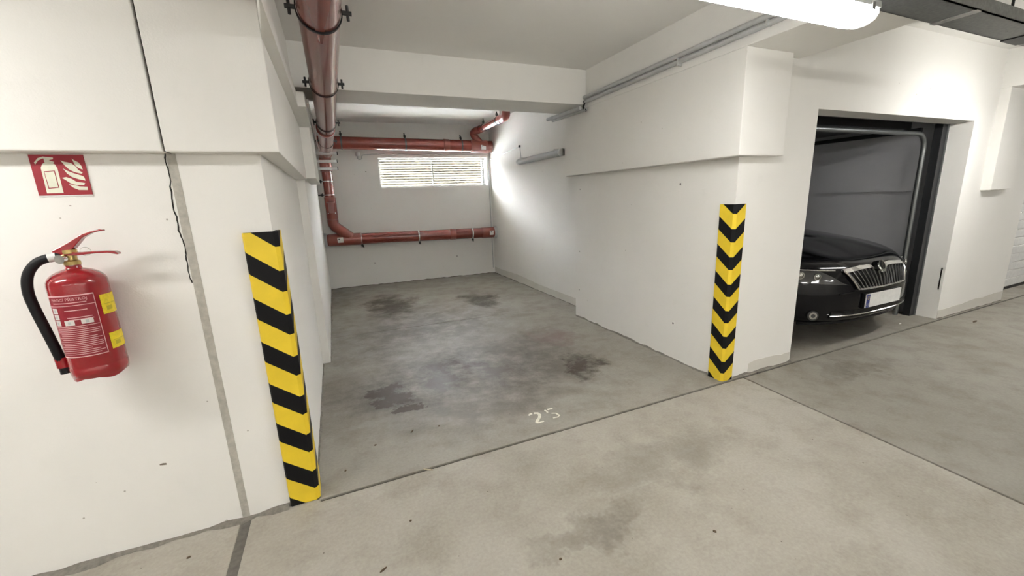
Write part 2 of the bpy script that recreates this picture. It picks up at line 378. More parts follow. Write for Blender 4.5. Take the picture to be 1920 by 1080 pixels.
# plaster patches at wall feet
def patch(name, x0, x1, y, z, lab, par):
    n = 9; top = [(x0+(x1-x0)*k/n, z*random.uniform(.85, 1.1)) for k in range(n+1)]
    return obj(name, prism([(x1, 0), (x0, 0)] + top, 1, y-.003, y+.01), 'patch', par)
patch('plaster_patch', .22, .69, 0, .085, '', wr)
patch('plaster_patch', 2.96, 4.38, 0, .10, '', wf)
def sidepatch(x, y0, y1, z, par):
    n = 9; top = [(y0+(y1-y0)*k/n, z*random.uniform(.8, 1.15)) for k in range(n+1)]
    obj('plaster_patch', prism([(y1, 0), (y0, 0)] + top, 0, x-.003, x+.01), 'patch', par)
sidepatch(XA, 1.97, 5.08, .11, wa)
# grout lips where the floor meets the walls (ragged dark edge)
def lip(name, pts, w, par):
    bm = bmesh.new(); P = []
    for (x0, y0), (x1, y1) in zip(pts, pts[1:]):
        L = math.hypot(x1-x0, y1-y0); nx, ny = (y1-y0)/L, -(x1-x0)/L; k = max(2, int(L/.06))
        for i in range(k+1):
            s = i/k; ww = w*random.uniform(.35, 1.3); P.append(((x0+(x1-x0)*s, y0+(y1-y0)*s), (x0+(x1-x0)*s+nx*ww, y0+(y1-y0)*s+ny*ww)))
    A = [bm.verts.new((*p[0], random.uniform(.003, .016))) for p in P]; Cc = [bm.verts.new((*p[1], .0008)) for p in P]; D = [bm.verts.new((*p[0], .0)) for p in P]
    for i in range(len(P)-1):
        bm.faces.new((A[i], A[i+1], Cc[i+1], Cc[i])); bm.faces.new((A[i], D[i], D[i+1], A[i+1]))
    return obj(name, bm, 'grout', par)
lip('grout_lip', [(-9, 0), (-3.02, 0), (-2.83, 0)], .035, wl)
lip('grout_lip', [(XL, .12), (XL, 1.8)], .012, ws)
lip('grout_lip', [(XP, 1.8), (XP, 5.24)], .014, ws)
lip('grout_lip', [(XA, 5.1), (XA, 1.96)], .014, wa)
lip('grout_lip', [(XR, 1.955), (XR, .12)], .02, wr)
lip('grout_lip', [(.06, 0), (.7, 0)], .018, wr)
lip('grout_lip', [(-2.66, yb(-2.66)), (.16, yb(.16))], .014, wb)
lip('grout_lip', [(2.955, 0), (4.385, 0)], .014, wf)
# formwork tie holes
def tie_hole(c, axis, par, r=.012):
    c = Vector(c); o = obj('tie_hole', ring(c, axis, r*.62, r*.45, .004, 14), 'wall', par)
    obj('hole_core', tube([c, c+Vector(axis)*.0015], r*.62, 12), 'hole', o)
for (y, z, r) in ((.478, 1.405, .013), (.483, .304, .013), (1.858, 1.413, .011), (1.87, .75, .010), (1.88, .316, .011)): tie_hole((XR, y, z), (-1, 0, 0), wr, r)
for (x, z) in ((-1.923, 1.851), (-1.941, .373), (-.535, .371)): tie_hole(BK(x, 0, z), (0, -1, 0), wb, .014)

# ================================================================== car
CX, CY = 1.765, -.055
def cw(u, v, w): return Vector((CX+u, CY+v, w))
HW, NA, NE = .91, .72, 2.7
def vn(u):                                          # nose outline in plan
    return NA*(1-(max(0, 1-(min(abs(u), HW*.9995)/HW)**NE))**(1/NE))
LV = [(.195, .12), (.215, .05), (.26, .014), (.34, .0), (.46, .0), (.54, .012), (.62, .035), (.68, .085), (.705, .16)]
def inset(z):
    for (z0, i0), (z1, i1) in zip(LV, LV[1:]):
        if z <= z1: s = max(0, (z-z0)/(z1-z0)); return i0+(i1-i0)*s
    return LV[-1][1]
def F(u, z, out=0):                                 # point on the car's front face
    s = 1e-3; du = (vn(u+s)-vn(u-s))/(2*s); n = Vector((du, -1, 0)).normalized()
    return cw(u, vn(u)+inset(z), z) + n*out
def rimz(v): s = min(1, max(0, v/1.35)); return .705 + .19*(s**.85)
car = thing('car', 'glossy black car nosing out of the open garage doorway', 'car')
def outline(N=28):
    P = []
    for k in range(N):                               # nose: from left side round to right side
        a = -PI/2 + PI*k/(N-1); c, s = math.cos(a), math.sin(a)
        P.append((HW*math.copysign(abs(s)**(2/NE), s), NA*(1-abs(c)**(2/NE))))
    for k in range(1, 12): P.append((HW, NA+(4.25-NA)*k/12))
    for k in range(17):
        a = PI/2 - PI*k/16; c, s = math.cos(a), math.sin(a)
        P.append((HW*math.copysign(abs(s)**(2/3), s), 4.25+.58*abs(c)**(2/3)))
    for k in range(1, 12): P.append((-HW, 4.25+(NA-4.25)*k/12))
    return P
bm = bmesh.new(); OUT = outline(); rings = []
for z, ins in LV:
    R = []
    for (u, v) in OUT:
        du = u*(1-ins/HW*.8) if v < 4.25 else u*(1-ins/HW)
        if v < NA: vv = v + ins*(1-(v/NA)**1.2)
        elif v > 4.25: vv = v - ins*((v-4.25)/.58)
        else: vv = v
        zz = z if z <= .46 else .46+(z-.46)*(rimz(vv)-.46)/(.705-.46)
        R.append(bm.verts.new(cw(du, vv, zz)))
    rings.append(R)
base = [v.co - Vector((CX, CY, 0)) for v in rings[-1]]
for t_ in (.05, .12, .22, .36, .55, .78, .97):
    R = []
    for p in base:
        sp = min(max(p.y, .75), 4.2); u = p.x*(1-t_); v = p.y+(sp-p.y)*t_
        crease = .012*math.exp(-((abs(u)-.42)/.06)**2) if v < 1.5 else 0
        R.append(bm.verts.new(cw(u, v, rimz(v)+.055*(1-(1-t_)**2.2)*min(1, .35+v)+crease)))
    rings.append(R)
n = len(OUT)
for A, D in zip(rings, rings[1:]):
    for k in range(n): bm.faces.new((A[k], A[(k+1) % n], D[(k+1) % n], D[k]))
bm.faces.new(rings[0]); bm.faces.new(rings[-1])
body = obj('car_body', bm, 'paint', car, smooth=True)
ss = body.modifiers.new('sub', 'SUBSURF'); ss.levels = 1; ss.render_levels = 1
# cabin
bm = bmesh.new(); R = []
for (v0, v1, hw, z) in ((1.15, 4.5, .80, .98), (1.75, 4.15, .70, 1.26), (2.1, 3.7, .60, 1.44), (2.35, 3.4, .35, 1.475)):
    Q = []
    for k in range(24):
        a = 2*PI*k/24; c, s = math.cos(a), math.sin(a)
        Q.append(bm.verts.new(cw(hw*math.copysign(abs(c)**.45, c), (v0+v1)/2+(v1-v0)/2*math.copysign(abs(s)**.6, s), z)))
    R.append(Q)
for i, (A, D) in enumerate(zip(R, R[1:])):
    for k in range(24):
        f = bm.faces.new((A[k], A[(k+1) % 24], D[(k+1) % 24], D[k])); f.material_index = 0 if i < 2 else 1
bm.faces.new(R[-1]).material_index = 1
obj('cabin', bm, ['glass', 'paint'], car, smooth=True)
for su in (-1, 1):
    for v in (.96, 3.75):
        w = obj('wheel', tube([cw(su*.70, v, .325), cw(su*.72, v, .325), cw(su*.90, v, .325), cw(su*.915, v, .325)], [.30, .325, .325, .30], 28), 'tyre', car, smooth=True)
        obj('rim', tube([cw(su*.905, v, .325), cw(su*.92, v, .325)], [.21, .19], 20), 'steel', w)
def sheet(us, zs, out, th=.006):                     # curved patch on the front: us(s,t), zs(s,t)
    bm = bmesh.new(); n1, n2 = 10, 4
    for o_ in (out,):
        G = [[bm.verts.new(F(us(i/n1, k/n2), zs(i/n1, k/n2), o_)) for k in range(n2+1)] for i in range(n1+1)]
        for i in range(n1):
            for k in range(n2): bm.faces.new((G[i][k], G[i+1][k], G[i+1][k+1], G[i][k+1]))
    r = bmesh.ops.extrude_face_region(bm, geom=bm.faces[:])
    for v in [g for g in r['geom'] if isinstance(g, bmesh.types.BMVert)]: v.co += Vector((0, th, 0))
    return bm
# grille
GT, GB, ZT, ZBm = .43, .335, .655, .505
def topz(u):
    a = abs(u); return ZT + .022*(1-(a/GT)**2) - .052*math.exp(-(a/.075)**2)
gr = obj('grille', sheet(lambda s, t: (2*s-1)*(GB+(GT-GB)*t), lambda s, t: ZBm+(topz((2*s-1)*GT)-ZBm)*t, .004), 'cblack', car)
for k in range(17):
    s = -1+2*(k+.5)/17; p0 = F(s*GB, ZBm+.008, .016); p1 = F(s*GT, topz(s*GT)-.014, .016); pm = (p0+p1)/2+Vector((0, -.004, 0))
    obj('grille_slat', tube([p0, pm, p1], .0065, 6), 'gslat', gr)
def bar(fn, h, out, n=40):                           # flat band following z=fn(u)
    bm = bmesh.new(); Rg = []
    for k in range(n+1):
        u = -GT+2*GT*k/n; z = fn(u)
        Rg.append([bm.verts.new(F(u, z+h/2, out)), bm.verts.new(F(u, z-h/2, out+.008)), bm.verts.new(F(u, z-h/2, 0)), bm.verts.new(F(u, z+h/2, 0))])
    for A, D in zip(Rg, Rg[1:]):
        for i in range(4): bm.faces.new((A[i], A[(i+1) % 4], D[(i+1) % 4], D[i]))
    bm.faces.new(Rg[0]); bm.faces.new(Rg[-1]); return bm
tag(obj('grille_top_bar', bar(topz, .026, .014), 'chrome', gr), 'chrome bar dipping below the round badge')
pts = [F(-GT, ZT, .014)] + [F(-GT+(GT-GB)*k/6, ZT+(ZBm-ZT)*k/6, .014) for k in range(1, 7)] + [F(-GB+2*GB*k/20, ZBm-.004*math.sin(PI*k/20), .014) for k in range(1, 20)] + [F(GB+(GT-GB)*k/6, ZBm+(ZT-ZBm)*k/6, .014) for k in range(7)]
obj('grille_frame', tube(pts, .008, 8), 'chrome', gr, smooth=True)
# badge: round chrome ring on black, winged arrow
bc = F(0, .672, .040); bn = Vector((0, -1, .42)).normalized(); bx = Vector((1, 0, 0)); by = bn.cross(bx)*-1
by = by if by.z > 0 else -by
bd = obj('badge', tube([bc-bn*.07, bc+bn*.006], .045, 28), 'cblack', car)
obj('badge_ring', ring(bc+bn*.004, bn, .037, .009, .010), 'chrome', bd, smooth=True)
def BP(x, y, o=.008): return bc + bx*x + by*y + bn*o
def flat(pts, fn, mat, name, par):
    bm = bmesh.new(); bm.faces.new([bm.verts.new(fn(*p)) for p in pts])
    r = bmesh.ops.extrude_face_region(bm, geom=bm.faces[:])
    return obj(name, bm, mat, par)
flat([(-.004, -.030), (.004, -.030), (.004, -.004), (.016, -.004), (.0, .014), (-.016, -.004), (-.004, -.004)], BP, 'chrome', 'badge_arrow', bd)
for k in range(3): flat([(-.002, .012-.004*k), (.020-.003*k, .028-.010*k), (.024-.003*k, .022-.010*k), (.004, .008-.004*k)], BP, 'chrome', 'badge_feather', bd)
tag(obj('camera_lens', tube([F(-.105, .692, .0)+Vector((0, 0, 0)), F(-.105, .692, .012)], .011, 14), 'chrome', car), 'small round sensor beside the badge')
# headlights
for su in (-1, 1):
    hl = obj('headlight', sheet(lambda s, t: su*(.415+(.45)*s+.05*t*(1-s)), lambda s, t: (.545+.035*s)+(.10*min(1, s*2.2+.12)+.03*s)*t, .006), 'hlens', car, smooth=True)
    for (u, z, r) in ((.655, .622, .028), (.745, .632, .033)):
        p = F(su*u, z, .012); nn = (F(su*u, z, .03)-F(su*u, z, 0)).normalized()
        q = obj('lamp_ring', ring(p, nn, r*.72, r*.25, .012, 24), 'reflector', hl, smooth=True)
        obj('projector_lens', lathe([(r*.7, 0), (r*.55, r*.25), (r*.25, r*.42), (.001, r*.46)], (0, 0, 0), 20), 'reflector', q, smooth=True)
        q2 = q.children[0]; q2.matrix_local = Matrix.Translation(p) @ nn.to_track_quat('Z', 'Y').to_matrix().to_4x4()
    obj('headlight_trim', tube([F(su*(.50+.36*k/10), .661+.02*k/10, .012) for k in range(11)], .004, 6), 'chrome', hl)
    fg = F(su*.675, .295, .008); nn = (F(su*.675, .295, .03)-F(su*.675, .295, 0)).normalized()
    fo = obj('fog_light', tube([fg-nn*.01, fg+nn*.006], .042, 20), 'hlens', car)
    obj('fog_lens', ring(fg+nn*.006, nn, .016, .014, .006, 20), 'reflector', fo)
    obj('bumper_crease', tube([F(su*(.36+.14*k/6), .487-.018*math.sin(PI*k/6*.5), .0) for k in range(7)], .006, 6), 'paint', car)
obj('lower_intake', sheet(lambda s, t: (2*s-1)*.55, lambda s, t: (.262+.06*t), .003), 'cblack', car)
obj('lower_trim', tube([F(-.56+1.12*k/24, .285, .012) for k in range(25)], .0055, 6), 'chrome', car)
obj('bumper_lip', tube([F(-.72+1.44*k/24,   .212, -.004) for k in range(25)], .014, 8), 'cblack', car)
# registration plate, left blank as in the photo
CP = CY+.014
obj('plate_holder', B(((CX-.265, CY-.007, .332), (CX+.265, CY+.05, .458))), 'cblack', car)
pl = obj('registration_plate', B(((CX-.26, CP-.030, .337), (CX+.26, CP-.0215, .455))), 'plate', car, bevel=.002)
obj('blue_band', B(((CX-.257, CP-.0315, .340), (CX-.212, CP-.029, .452))), 'blue', pl)
for k in range(12):
    a = 2*PI*k/12; c = Vector((CX-.2345+.014*math.cos(a), CP-.0315, .425+.014*math.sin(a)))
    obj('band_star', tube([c, c+Vector((0, -.001, 0))], .0026, 5), 'star', pl)
obj('country_letters', text_bm('CZ', .030, lambda x, y: Vector((CX-.2345+x, CP-.0320, .352+y))), 'plate', pl)

# ================================================================== garage door gear
gd = thing('door_1', 'open garage door with dark steel frame and bent tube rail', 'door', kind='structure')
obj('door_frame', B(((2.865, .172, 0), (2.965, .235, 1.98)), ((.66, .172, 1.885), (2.965, .235, 1.98)), ((.66, .172, 0), (.72, .235, 1.98))), 'darkframe', gd, bevel=.003)
obj('frame_edge', B(((2.945, .160, 0), (2.957, .172, 1.875))), 'steel', gd)
path = arc_path([(2.815, .27, .0), (2.815, .27, 1.80), (.66, .27, 1.80)], .16, 8)
obj('rail', tube(path, .021, 12), 'rail', gd, smooth=True)
obj('door_leaf', B(((.74, .42, 1.90), (2.84, 2.4, 1.94))), 'dmetal', gd, bevel=.003)
obj('leaf_edge', B(((.74, .40, 1.86), (2.84, .42, 1.95))), 'darkframe', gd)
for x in (.80, 2.80): obj('side_track', B(((x-.02, .30, 1.82), (x+.02, 2.9, 1.86))), 'darkframe', gd)
# next bay: white roller door of slats
rd = thing('door_2', 'closed white slatted roller door at the right edge', 'door', kind='structure')
for k in range(20):
    z0 = .035+.102*k
    bm = prism([(.215, z0), (.196, z0), (.190, z0+.006), (.190, z0+.094), (.196, z0+.1), (.215, z0+.1)], 0, 4.36, 10.2)
    obj('slat', bm, 'rdoor', rd)
obj('bottom_seal', B(((4.37, .19, .0), (10.2, .225, .034))), 'cblack', rd)
obj('door_backing', B(((4.36, .225, 0), (10.2, .25, 2.1))), 'rdoor', rd)

# ================================================================== window with louvres
wn = thing('window_1', 'bright louvred ventilation window high in the rear wall', 'window', kind='structure')
def bx(name, a, b, mat, par, **k): return obj(name, B((a, b), xf=bkv), mat, par, **k)
Dp = .10
bx('window_frame', (WX0, Dp, WZ0), (WX0+.03, Dp+.04, WZ1), 'white', wn); bx('window_frame', (WX1-.05, Dp, WZ0), (WX1-.015, Dp+.04, WZ1), 'lgrey', wn)
bx('window_frame', (WX0, Dp, WZ0), (WX1, Dp+.04, WZ0+.028), 'lgrey', wn); bx('window_frame', (WX0, Dp, WZ1-.03), (WX1, Dp+.04, WZ1), 'white', wn)
bx('mullion', (-.842, Dp-.005, WZ0+.02), (-.822, Dp+.04, WZ1-.02), 'lgrey', wn)
ns = 10
for (x0, x1) in ((WX0+.03, -.842), (-.822, WX1-.05)):
    for k in range(ns):
        z = WZ0+.04+(WZ1-WZ0-.075)*(k+.5)/ns
        bm = prism([(Dp, z-.010), (Dp, z+.010), (Dp+.004, z+.010), (Dp+.026, z+.001), (Dp+.026, z-.002), (Dp+.004, z-.010)], 0, x0, x1)
        for v in bm.verts: v.co = bkv(v.co)
        obj('slat', bm, 'louvre', wn)

# ================================================================== pipes
def clamp(par, c, axis, r, lug, rod=None, mat='dmetal', w=.018):
    c = Vector(c); axis = Vector(axis).normalized(); lug = Vector(lug).normalized()
    cl = obj('pipe_clamp', ring(c, axis, r, .005, w, 32), mat, par, smooth=True)
    for s in ((1, -1) if rod is None else (1,)):
        q = c + lug*s*(r+.004)
        obj('clamp_lug', tube([q, q+lug*s*.035], .009, 8), 'dmetal', cl)
        obj('clamp_bolt', tube([q+lug*s*.02-Vector((0, 0, .028)), q+lug*s*.02+Vector((0, 0, .028))], .006, 8), 'dmetal', cl)
    if rod is not None:
        q = c + lug*(r+.004); obj('clamp_rod', tube([q, q+Vector(rod)], .010, 8), 'dmetal', cl)
        e = q+Vector(rod)*.35; obj('clamp_nut', tube([e-Vector(rod).normalized()*.016, e+Vector(rod).normalized()*.016], .019, 6), 'dmetal', cl)
    return cl
def collar(par, c, axis, r, L=.10, name='pipe_socket'):
    c = Vector(c); a = Vector(axis).normalized()
    o = obj(name, tube([c-a*L/2, c-a*L/2+a*.006, c-a*L*.12, c-a*L*.1, c+a*L*.42, c+a*L/2], [r+.001, r+.008, r+.008, r+.0055, r+.0055, r+.001], 32), 'pvc2', par, smooth=True); return o
# -- overhead pipe along the bay, dropping at the rear
PXC, PZ, PR = -2.440, 2.103, .080
EY = 4.93
mp = thing('drain_pipe', 'long orange-brown drain pipe hung under the ceiling on the left of the bay', 'pipe', 'orange-brown drain pipes')
obj('pipe_run', tube([(PXC, -6.5, PZ), (PXC, 2.2, PZ-.0), (-2.475, EY-.2, PZ-.02)], PR, 40), 'pvc', mp, smooth=True)
for y in (.026, 1.094, 2.45, 3.628): clamp(mp, (PXC-.012*max(0, y-2.2), y, PZ-.004*max(0, y-2)), (0, 1, 0), PR+.002, (1, 0, 0), mat='black', w=.016)
collar(mp, (-2.452, 2.75, PZ-.008), (0, 1, 0), PR)
XV = -2.500
obj('pipe_elbow', tube(arc_path([(-2.475, EY-.22, PZ-.02), (XV, EY+.02, PZ-.03), (XV, EY+.02, PZ-.26)], .14, 8), PR+.004, 32), 'pvc2', mp, smooth=True)
# drop pipe with cleanout and branch
YV = yb(XV)-.25
obj('drop_pipe', tube([(XV, YV, 1.86), (XV, YV, 1.18)], .072, 32), 'pvc', mp, smooth=True)
collar(mp, (XV, YV, 1.30), (0, 0, -1), .074, .34, 'cleanout_body')
hb = obj('cleanout_hatch', B(((XV-.045, YV-.092, 1.22), (XV+.045, YV-.06, 1.40))), 'pvc', mp, bevel=.006)
for sx in (-1, 1):
    for z in (1.23, 1.39): obj('hatch_bolt', tube([(XV+sx*.05, YV-.085, z), (XV+sx*.05, YV-.10, z)], .008, 8), 'bsteel', hb)
for z in (1.70, 1.50): clamp(mp, (XV, YV, z), (0, 0, 1), .074, (-1, 0, 0), (-.08, .02, 0), mat='bsteel', w=.012)
BRANCH = (arc_path([(XV, YV, 1.128), (XV, YV, 1.04), (-2.28, yb(-2.28)-.15, .85)], .10, 8))
# three white brackets across the overhead pipe
for k, (y, dz) in enumerate(((4.12, 0), (4.72, -.045), (4.86, -.135))):
    br = obj('mounting_bracket', B(((-2.66, y-.012, 1.992+dz), (-2.345+.0*k, y+.012, 2.030+dz))), 'lgrey', mp, bevel=.003)
    obj('bracket_cap', B(((-2.347, y-.016, 1.990+dz), (-2.335, y+.016, 2.034+dz))), 'dmetal', br)
    obj('bracket_screw', tube([(-2.46, y-.012, 2.012+dz), (-2.46, y-.022, 2.012+dz)], .008, 8), 'bsteel', br)
# -- upper wall pipe
D1 = .14
up = thing('drain_pipe', 'orange-brown drain pipe running along the rear wall above the louvred window', 'pipe', 'orange-brown drain pipes')
zu = lambda x: 2.272 - .018*(x+2.3)
def UP(x, o=0): return BK(x, D1, zu(x)+o)
AX = Vector((1, -.052, -.018)).normalized()
obj('pipe_run', tube([UP(-2.58), UP(.155)], .094, 40), 'pvc', up, smooth=True)
for x in (-.63,): collar(up, UP(x), AX, .094)
te = obj('pipe_tee', tube([UP(-.22), UP(-.215), UP(-.16), UP(-.15), UP(.06), UP(.07)], [.096, .104, .104, .100, .100, .096], 32), 'pvc2', up, smooth=True)
for (xa, kx) in ((-2.24, -.0), (-1.29, 0), (-.374, 0)): clamp(up, UP(xa), AX, .096, (0, 0, 1), (0, .05, .075), mat='dmetal', w=.02)
elb = [BK(-.03, D1, 2.27), BK(-.15, D1+.02, 2.40), BK(-.155, D1+.06, 2.455), (-.115, 4.72, 2.468)]
obj('branch_elbow', tube(smooth_path(elb, 6), .060, 28), 'pvc2', up, smooth=True)
obj('branch_pipe', tube([(-.118, 4.76, 2.466), (-.075, 3.86, 2.48)], .055, 32), 'pvc', up, smooth=True)
collar(up, (-.078, 3.92, 2.479), (.05, -1, .015), .056, .09)
obj('branch_outlet', tube(arc_path([(-.076, 3.90, 2.48), (-.07, 3.74, 2.482), (-.07, 3.74, 2.60)], .07, 6), .060, 28), 'pvc2', up, smooth=True)
for y in (4.55, 4.02): clamp(up, (-.108+.048*(4.55-y), y, 2.47+.014*(4.55-y)), (.05, -1, .015), .056, (-.3, 0, 1), (0, 0, .07), mat='black', w=.012)
def sticker(par, c, r, xa, w=.085, h=.075):
    bm = bmesh.new(); n_ = 6; rows = []
    for k in range(n_+1):
        a = -.42+.84*k/n_
        rows.append([bm.verts.new(c+Vector((s*w/2, -math.cos(a)*(r+.0015), math.sin(a)*(r+.0015)))) for s in (-1, 1)])
    for A, D in zip(rows, rows[1:]): bm.faces.new((A[0], A[1], D[1], D[0]))
    o = obj('pipe_sticker', bm, 'white', par); a = .15
    bm = bmesh.new(); q = c+Vector((-.018, -math.cos(a)*(r+.003), math.sin(a)*(r+.003)))
    obj('sticker_mark', tube([q, q+Vector((0, -.001, 0))], .010, 10), 'black', o); return o
sticker(up, UP(-.02, -.02), .101, 0)
# -- lower wall pipe
lp = thing('drain_pipe', 'orange-brown drain pipe running along the rear wall near knee height', 'pipe', 'orange-brown drain pipes')
zl = lambda x: .812 - .018*(x+2.64)
def LP(x): return BK(x, D1, zl(x))
obj('pipe_run', tube([LP(-2.62), LP(.135)], .088, 40), 'pvc', lp, smooth=True)
obj('branch_elbow', tube(BRANCH, .078, 32), 'pvc2', lp, smooth=True)
obj('branch_fitting', tube([LP(-2.60), LP(-2.595), LP(-2.12), LP(-2.10)], [.09, .096, .096, .09], 32), 'pvc2', lp, smooth=True)
collar(lp, LP(-.625), AX, .088)
obj('end_socket', tube([LP(-.10), LP(-.095), LP(.10), LP(.135)], [.09, .094, .094, .092], 32), 'pvc2', lp, smooth=True)
for x in (-2.66, .165):
    s = 1 if x < 0 else -1
    obj('wall_collar', tube([LP(x), LP(x+s*.045)], [.112, .100], 32), 'grey', lp, smooth=True)
for x in (-2.12, -1.207, -.279): clamp(lp, LP(x), AX, .090, (0, -.2, -1), (.03, .06, -.05), mat='bsteel', w=.02)
sticker(lp, LP(-2.43), .097, 0); sticker(lp, LP(.06), .094, 0)

# ================================================================== wall lamp, conduits, junction box
wlamp = thing('wall_lamp', 'unlit grey strip light fixed lengthwise on the alcove wall', 'lamp')
def strip_body(x0, x1): pass
prof = [(.165, 1.83), (.165, 1.905), (.125, 1.912), (.100, 1.895), (.090, 1.868), (.100, 1.842), (.125, 1.825)]
obj('housing', prism([(.165, 1.833), (.165, 1.903), (.135, 1.912), (.135, 1.824)], 1, 2.53, 3.80), 'grey', wlamp, bevel=.003)
obj('diffuser', prism([(.136, 1.908), (.112, 1.903), (.094, 1.886), (.088, 1.866), (.094, 1.846), (.112, 1.830), (.136, 1.827)], 1, 2.56, 3.77), 'cap', wlamp, smooth=True)
for y in (2.53, 3.765): obj('end_cap', prism([(.165, 1.831), (.165, 1.905), (.112, 1.908), (.090, 1.888), (.084, 1.866), (.090, 1.844), (.112, 1.826)], 1, y, y+.04), 'lgrey', wlamp, bevel=.003)
for y in (2.66, 3.66): obj('lamp_clip', B(((.095, y, 1.900), (.15, y+.02, 1.918))), 'bsteel', wlamp)
jb = thing('junction_box', 'small grey cable gland box on the rear wall left of the window', 'box')
c = BK(-2.02, .03, 2.115)
obj('box_body', lathe([(.03, -.03), (.034, -.025), (.034, .025), (.03, .03)], c, 16), 'lgrey', jb, smooth=True)
obj('cable_gland', tube([c+Vector((0, 0, -.03)), c+Vector((0, 0, -.07))], .016, 10), 'grey', jb)
cd = thing('cable_conduit', 'thin grey conduit on the rear wall above the window, turning down in the corner', 'conduit')
obj('conduit_run', tube(arc_path([c+Vector((.0, -.01, -.078)), c+Vector((.05, -.01, -.082)), c+Vector((.06, 0, -.01)), BK(-1.80, .02, 2.118), BK(.125, .02, 2.105), BK(.130, .02, .10)], .04, 4), .007, 8), 'grey', cd, smooth=True)
cd = thing('cable_conduit', 'thin cable rising along the alcove wall to the unlit strip light', 'conduit')
obj('conduit_run', tube(arc_path([(.155, 5.06, 2.02), (.155, 3.80, 2.09), (.155, 3.765, 1.915)], .03, 4), .006, 8), 'grey', cd, smooth=True)
obj('conduit_clip', B(((.140, 3.785, 2.075), (.163, 3.815, 2.105))), 'dmetal', cd)
# cable conduits along the right-hand beam
cc_ = thing('cable_conduit', 'pair of grey conduits clipped along the beam above the pillar', 'conduit')
for (dx, dz) in ((0, 0), (-.012, .034)):
    obj('conduit_run', tube([(-.160+dx, 1.60, 2.218+dz), (-.160+dx, -1.5, 2.248+dz)], .0165, 12), 'grey', cc_, smooth=True)
obj('conduit_clip', B(((-.180, .43, 2.200), (-.14, .44, 2.262))), 'lgrey', cc_)
obj('conduit_clip', B(((-.180, -.21, 2.222), (-.14, -.20, 2.282))), 'lgrey', cc_)
for (x, dz) in ((-.17, -.03), (-.235, -.022)):
    obj('conduit_run', tube([(x, 1.57, 2.175+dz), (x-.03, 2.16, 2.175+dz)], .017, 12), 'grey', cc_, smooth=True)
obj('cable_bend', tube(smooth_path([(-.165, 1.615, 2.225), (-.168, 1.60, 2.20), (-.19, 1.585, 2.165), (-.168, 1.575, 2.135), (-.17, 1.59, 2.14)], 5), .009, 8), 'black', cc_, smooth=True)
# rail strip beside overhead pipe
o = tag(obj('mounting_rail', B(((-2.560, 1.36, 2.035), (-2.548, 4.0, 2.060))), 'bsteel'), 'thin zinc mounting rail beside the overhead drain pipe', 'rail')

# ================================================================== aisle trunking and strip lights
def trunking(xa, xb, rods, lab):
    tk = thing('cable_trunking', lab, 'trunking', 'cable trunking')
    obj('channel', B(((xa, -.945, 2.050), (xb, -.800, 2.056)), ((xa, -.945, 2.05), (xb, -.941, 2.105)), ((xa, -.804, 2.05), (xb, -.800, 2.105))), 'steel', tk)
    for x in rods: obj('hanger_rod', tube([(x, -.872, 2.05), (x, -.872, ZC)], .006, 8), 'dmetal', tk)
    return tk
tk = trunking(-2.2, 10.1, (-1.9, .632, 2.4, 4.6, 6.8, 9.0), 'grey steel cable trunking hung across the top right above the garage')
obj('splice_plate', B(((.80, -.948, 2.046), (.98, -.797, 2.050))), 'dmetal', tk); obj('splice_plate', B(((.10, -.948, 2.046), (.14, -.797, 2.050))), 'bsteel', tk)
trunking(-8.9, -2.75, (-7.5, -5.4, -3.3), 'grey steel cable trunking out of view above the extinguisher wall')
LY = -.800
def lamp(x0, lab, LY=LY):
    t_ = thing('strip_light', lab, 'lamp', 'strip lights under the trunking')
    L = 1.27; x1 = x0+L
    obj('housing', prism([(LY-.062, 2.049), (LY+.062, 2.049), (LY+.066, 2.022), (LY-.066, 2.022)], 0, x0, x1), 'lgrey', t_, bevel=.003)
    obj('diffuser', prism([(LY-.062, 2.022), (LY+.062, 2.022), (LY+.064, 2.005), (LY+.050, 1.984), (LY+.022, 1.972), (LY-.022, 1.972), (LY-.050, 1.984), (LY-.064, 2.005)], 0, x0+.03, x1-.05), 'lit' if LY > -2 else 'lit_rear_fill', t_, smooth=True)
    for a, b in ((x0, x0+.032), (x1-.052, x1)):
        obj('end_cap', prism([(LY-.060, 2.022), (LY+.060, 2.022), (LY+.061, 2.005), (LY+.048, 1.986), (LY+.022, 1.975), (LY-.022, 1.975), (LY-.048, 1.986), (LY-.061, 2.005)], 0, a, b), 'cap', t_, smooth=True, bevel=.004)
    for x in (x0+.2, x1-.07): obj('lamp_clip', B(((x, LY-.070, 2.008), (x+.02, LY-.064, 2.035))), 'bsteel', t_)
lamp(-1.69, 'lit white strip light at the top edge under the grey trunking')
lamp(-4.9, 'lit white strip light out of view far to the left')
lamp(1.75, 'lit white strip light out of view above the garage doorway')
lamp(5.2, 'lit white strip light out of view far to the right')
for x, w in ((-6.8, 'leftmost'), (-4.7, 'second from left'), (-2.2, 'middle'), (-.3, 'second from right'), (1.8, 'rightmost')): lamp(x, 'added fill strip light behind the viewpoint, %s one of five' % w, -5.4)  # extra row added as frontal fill for the bay

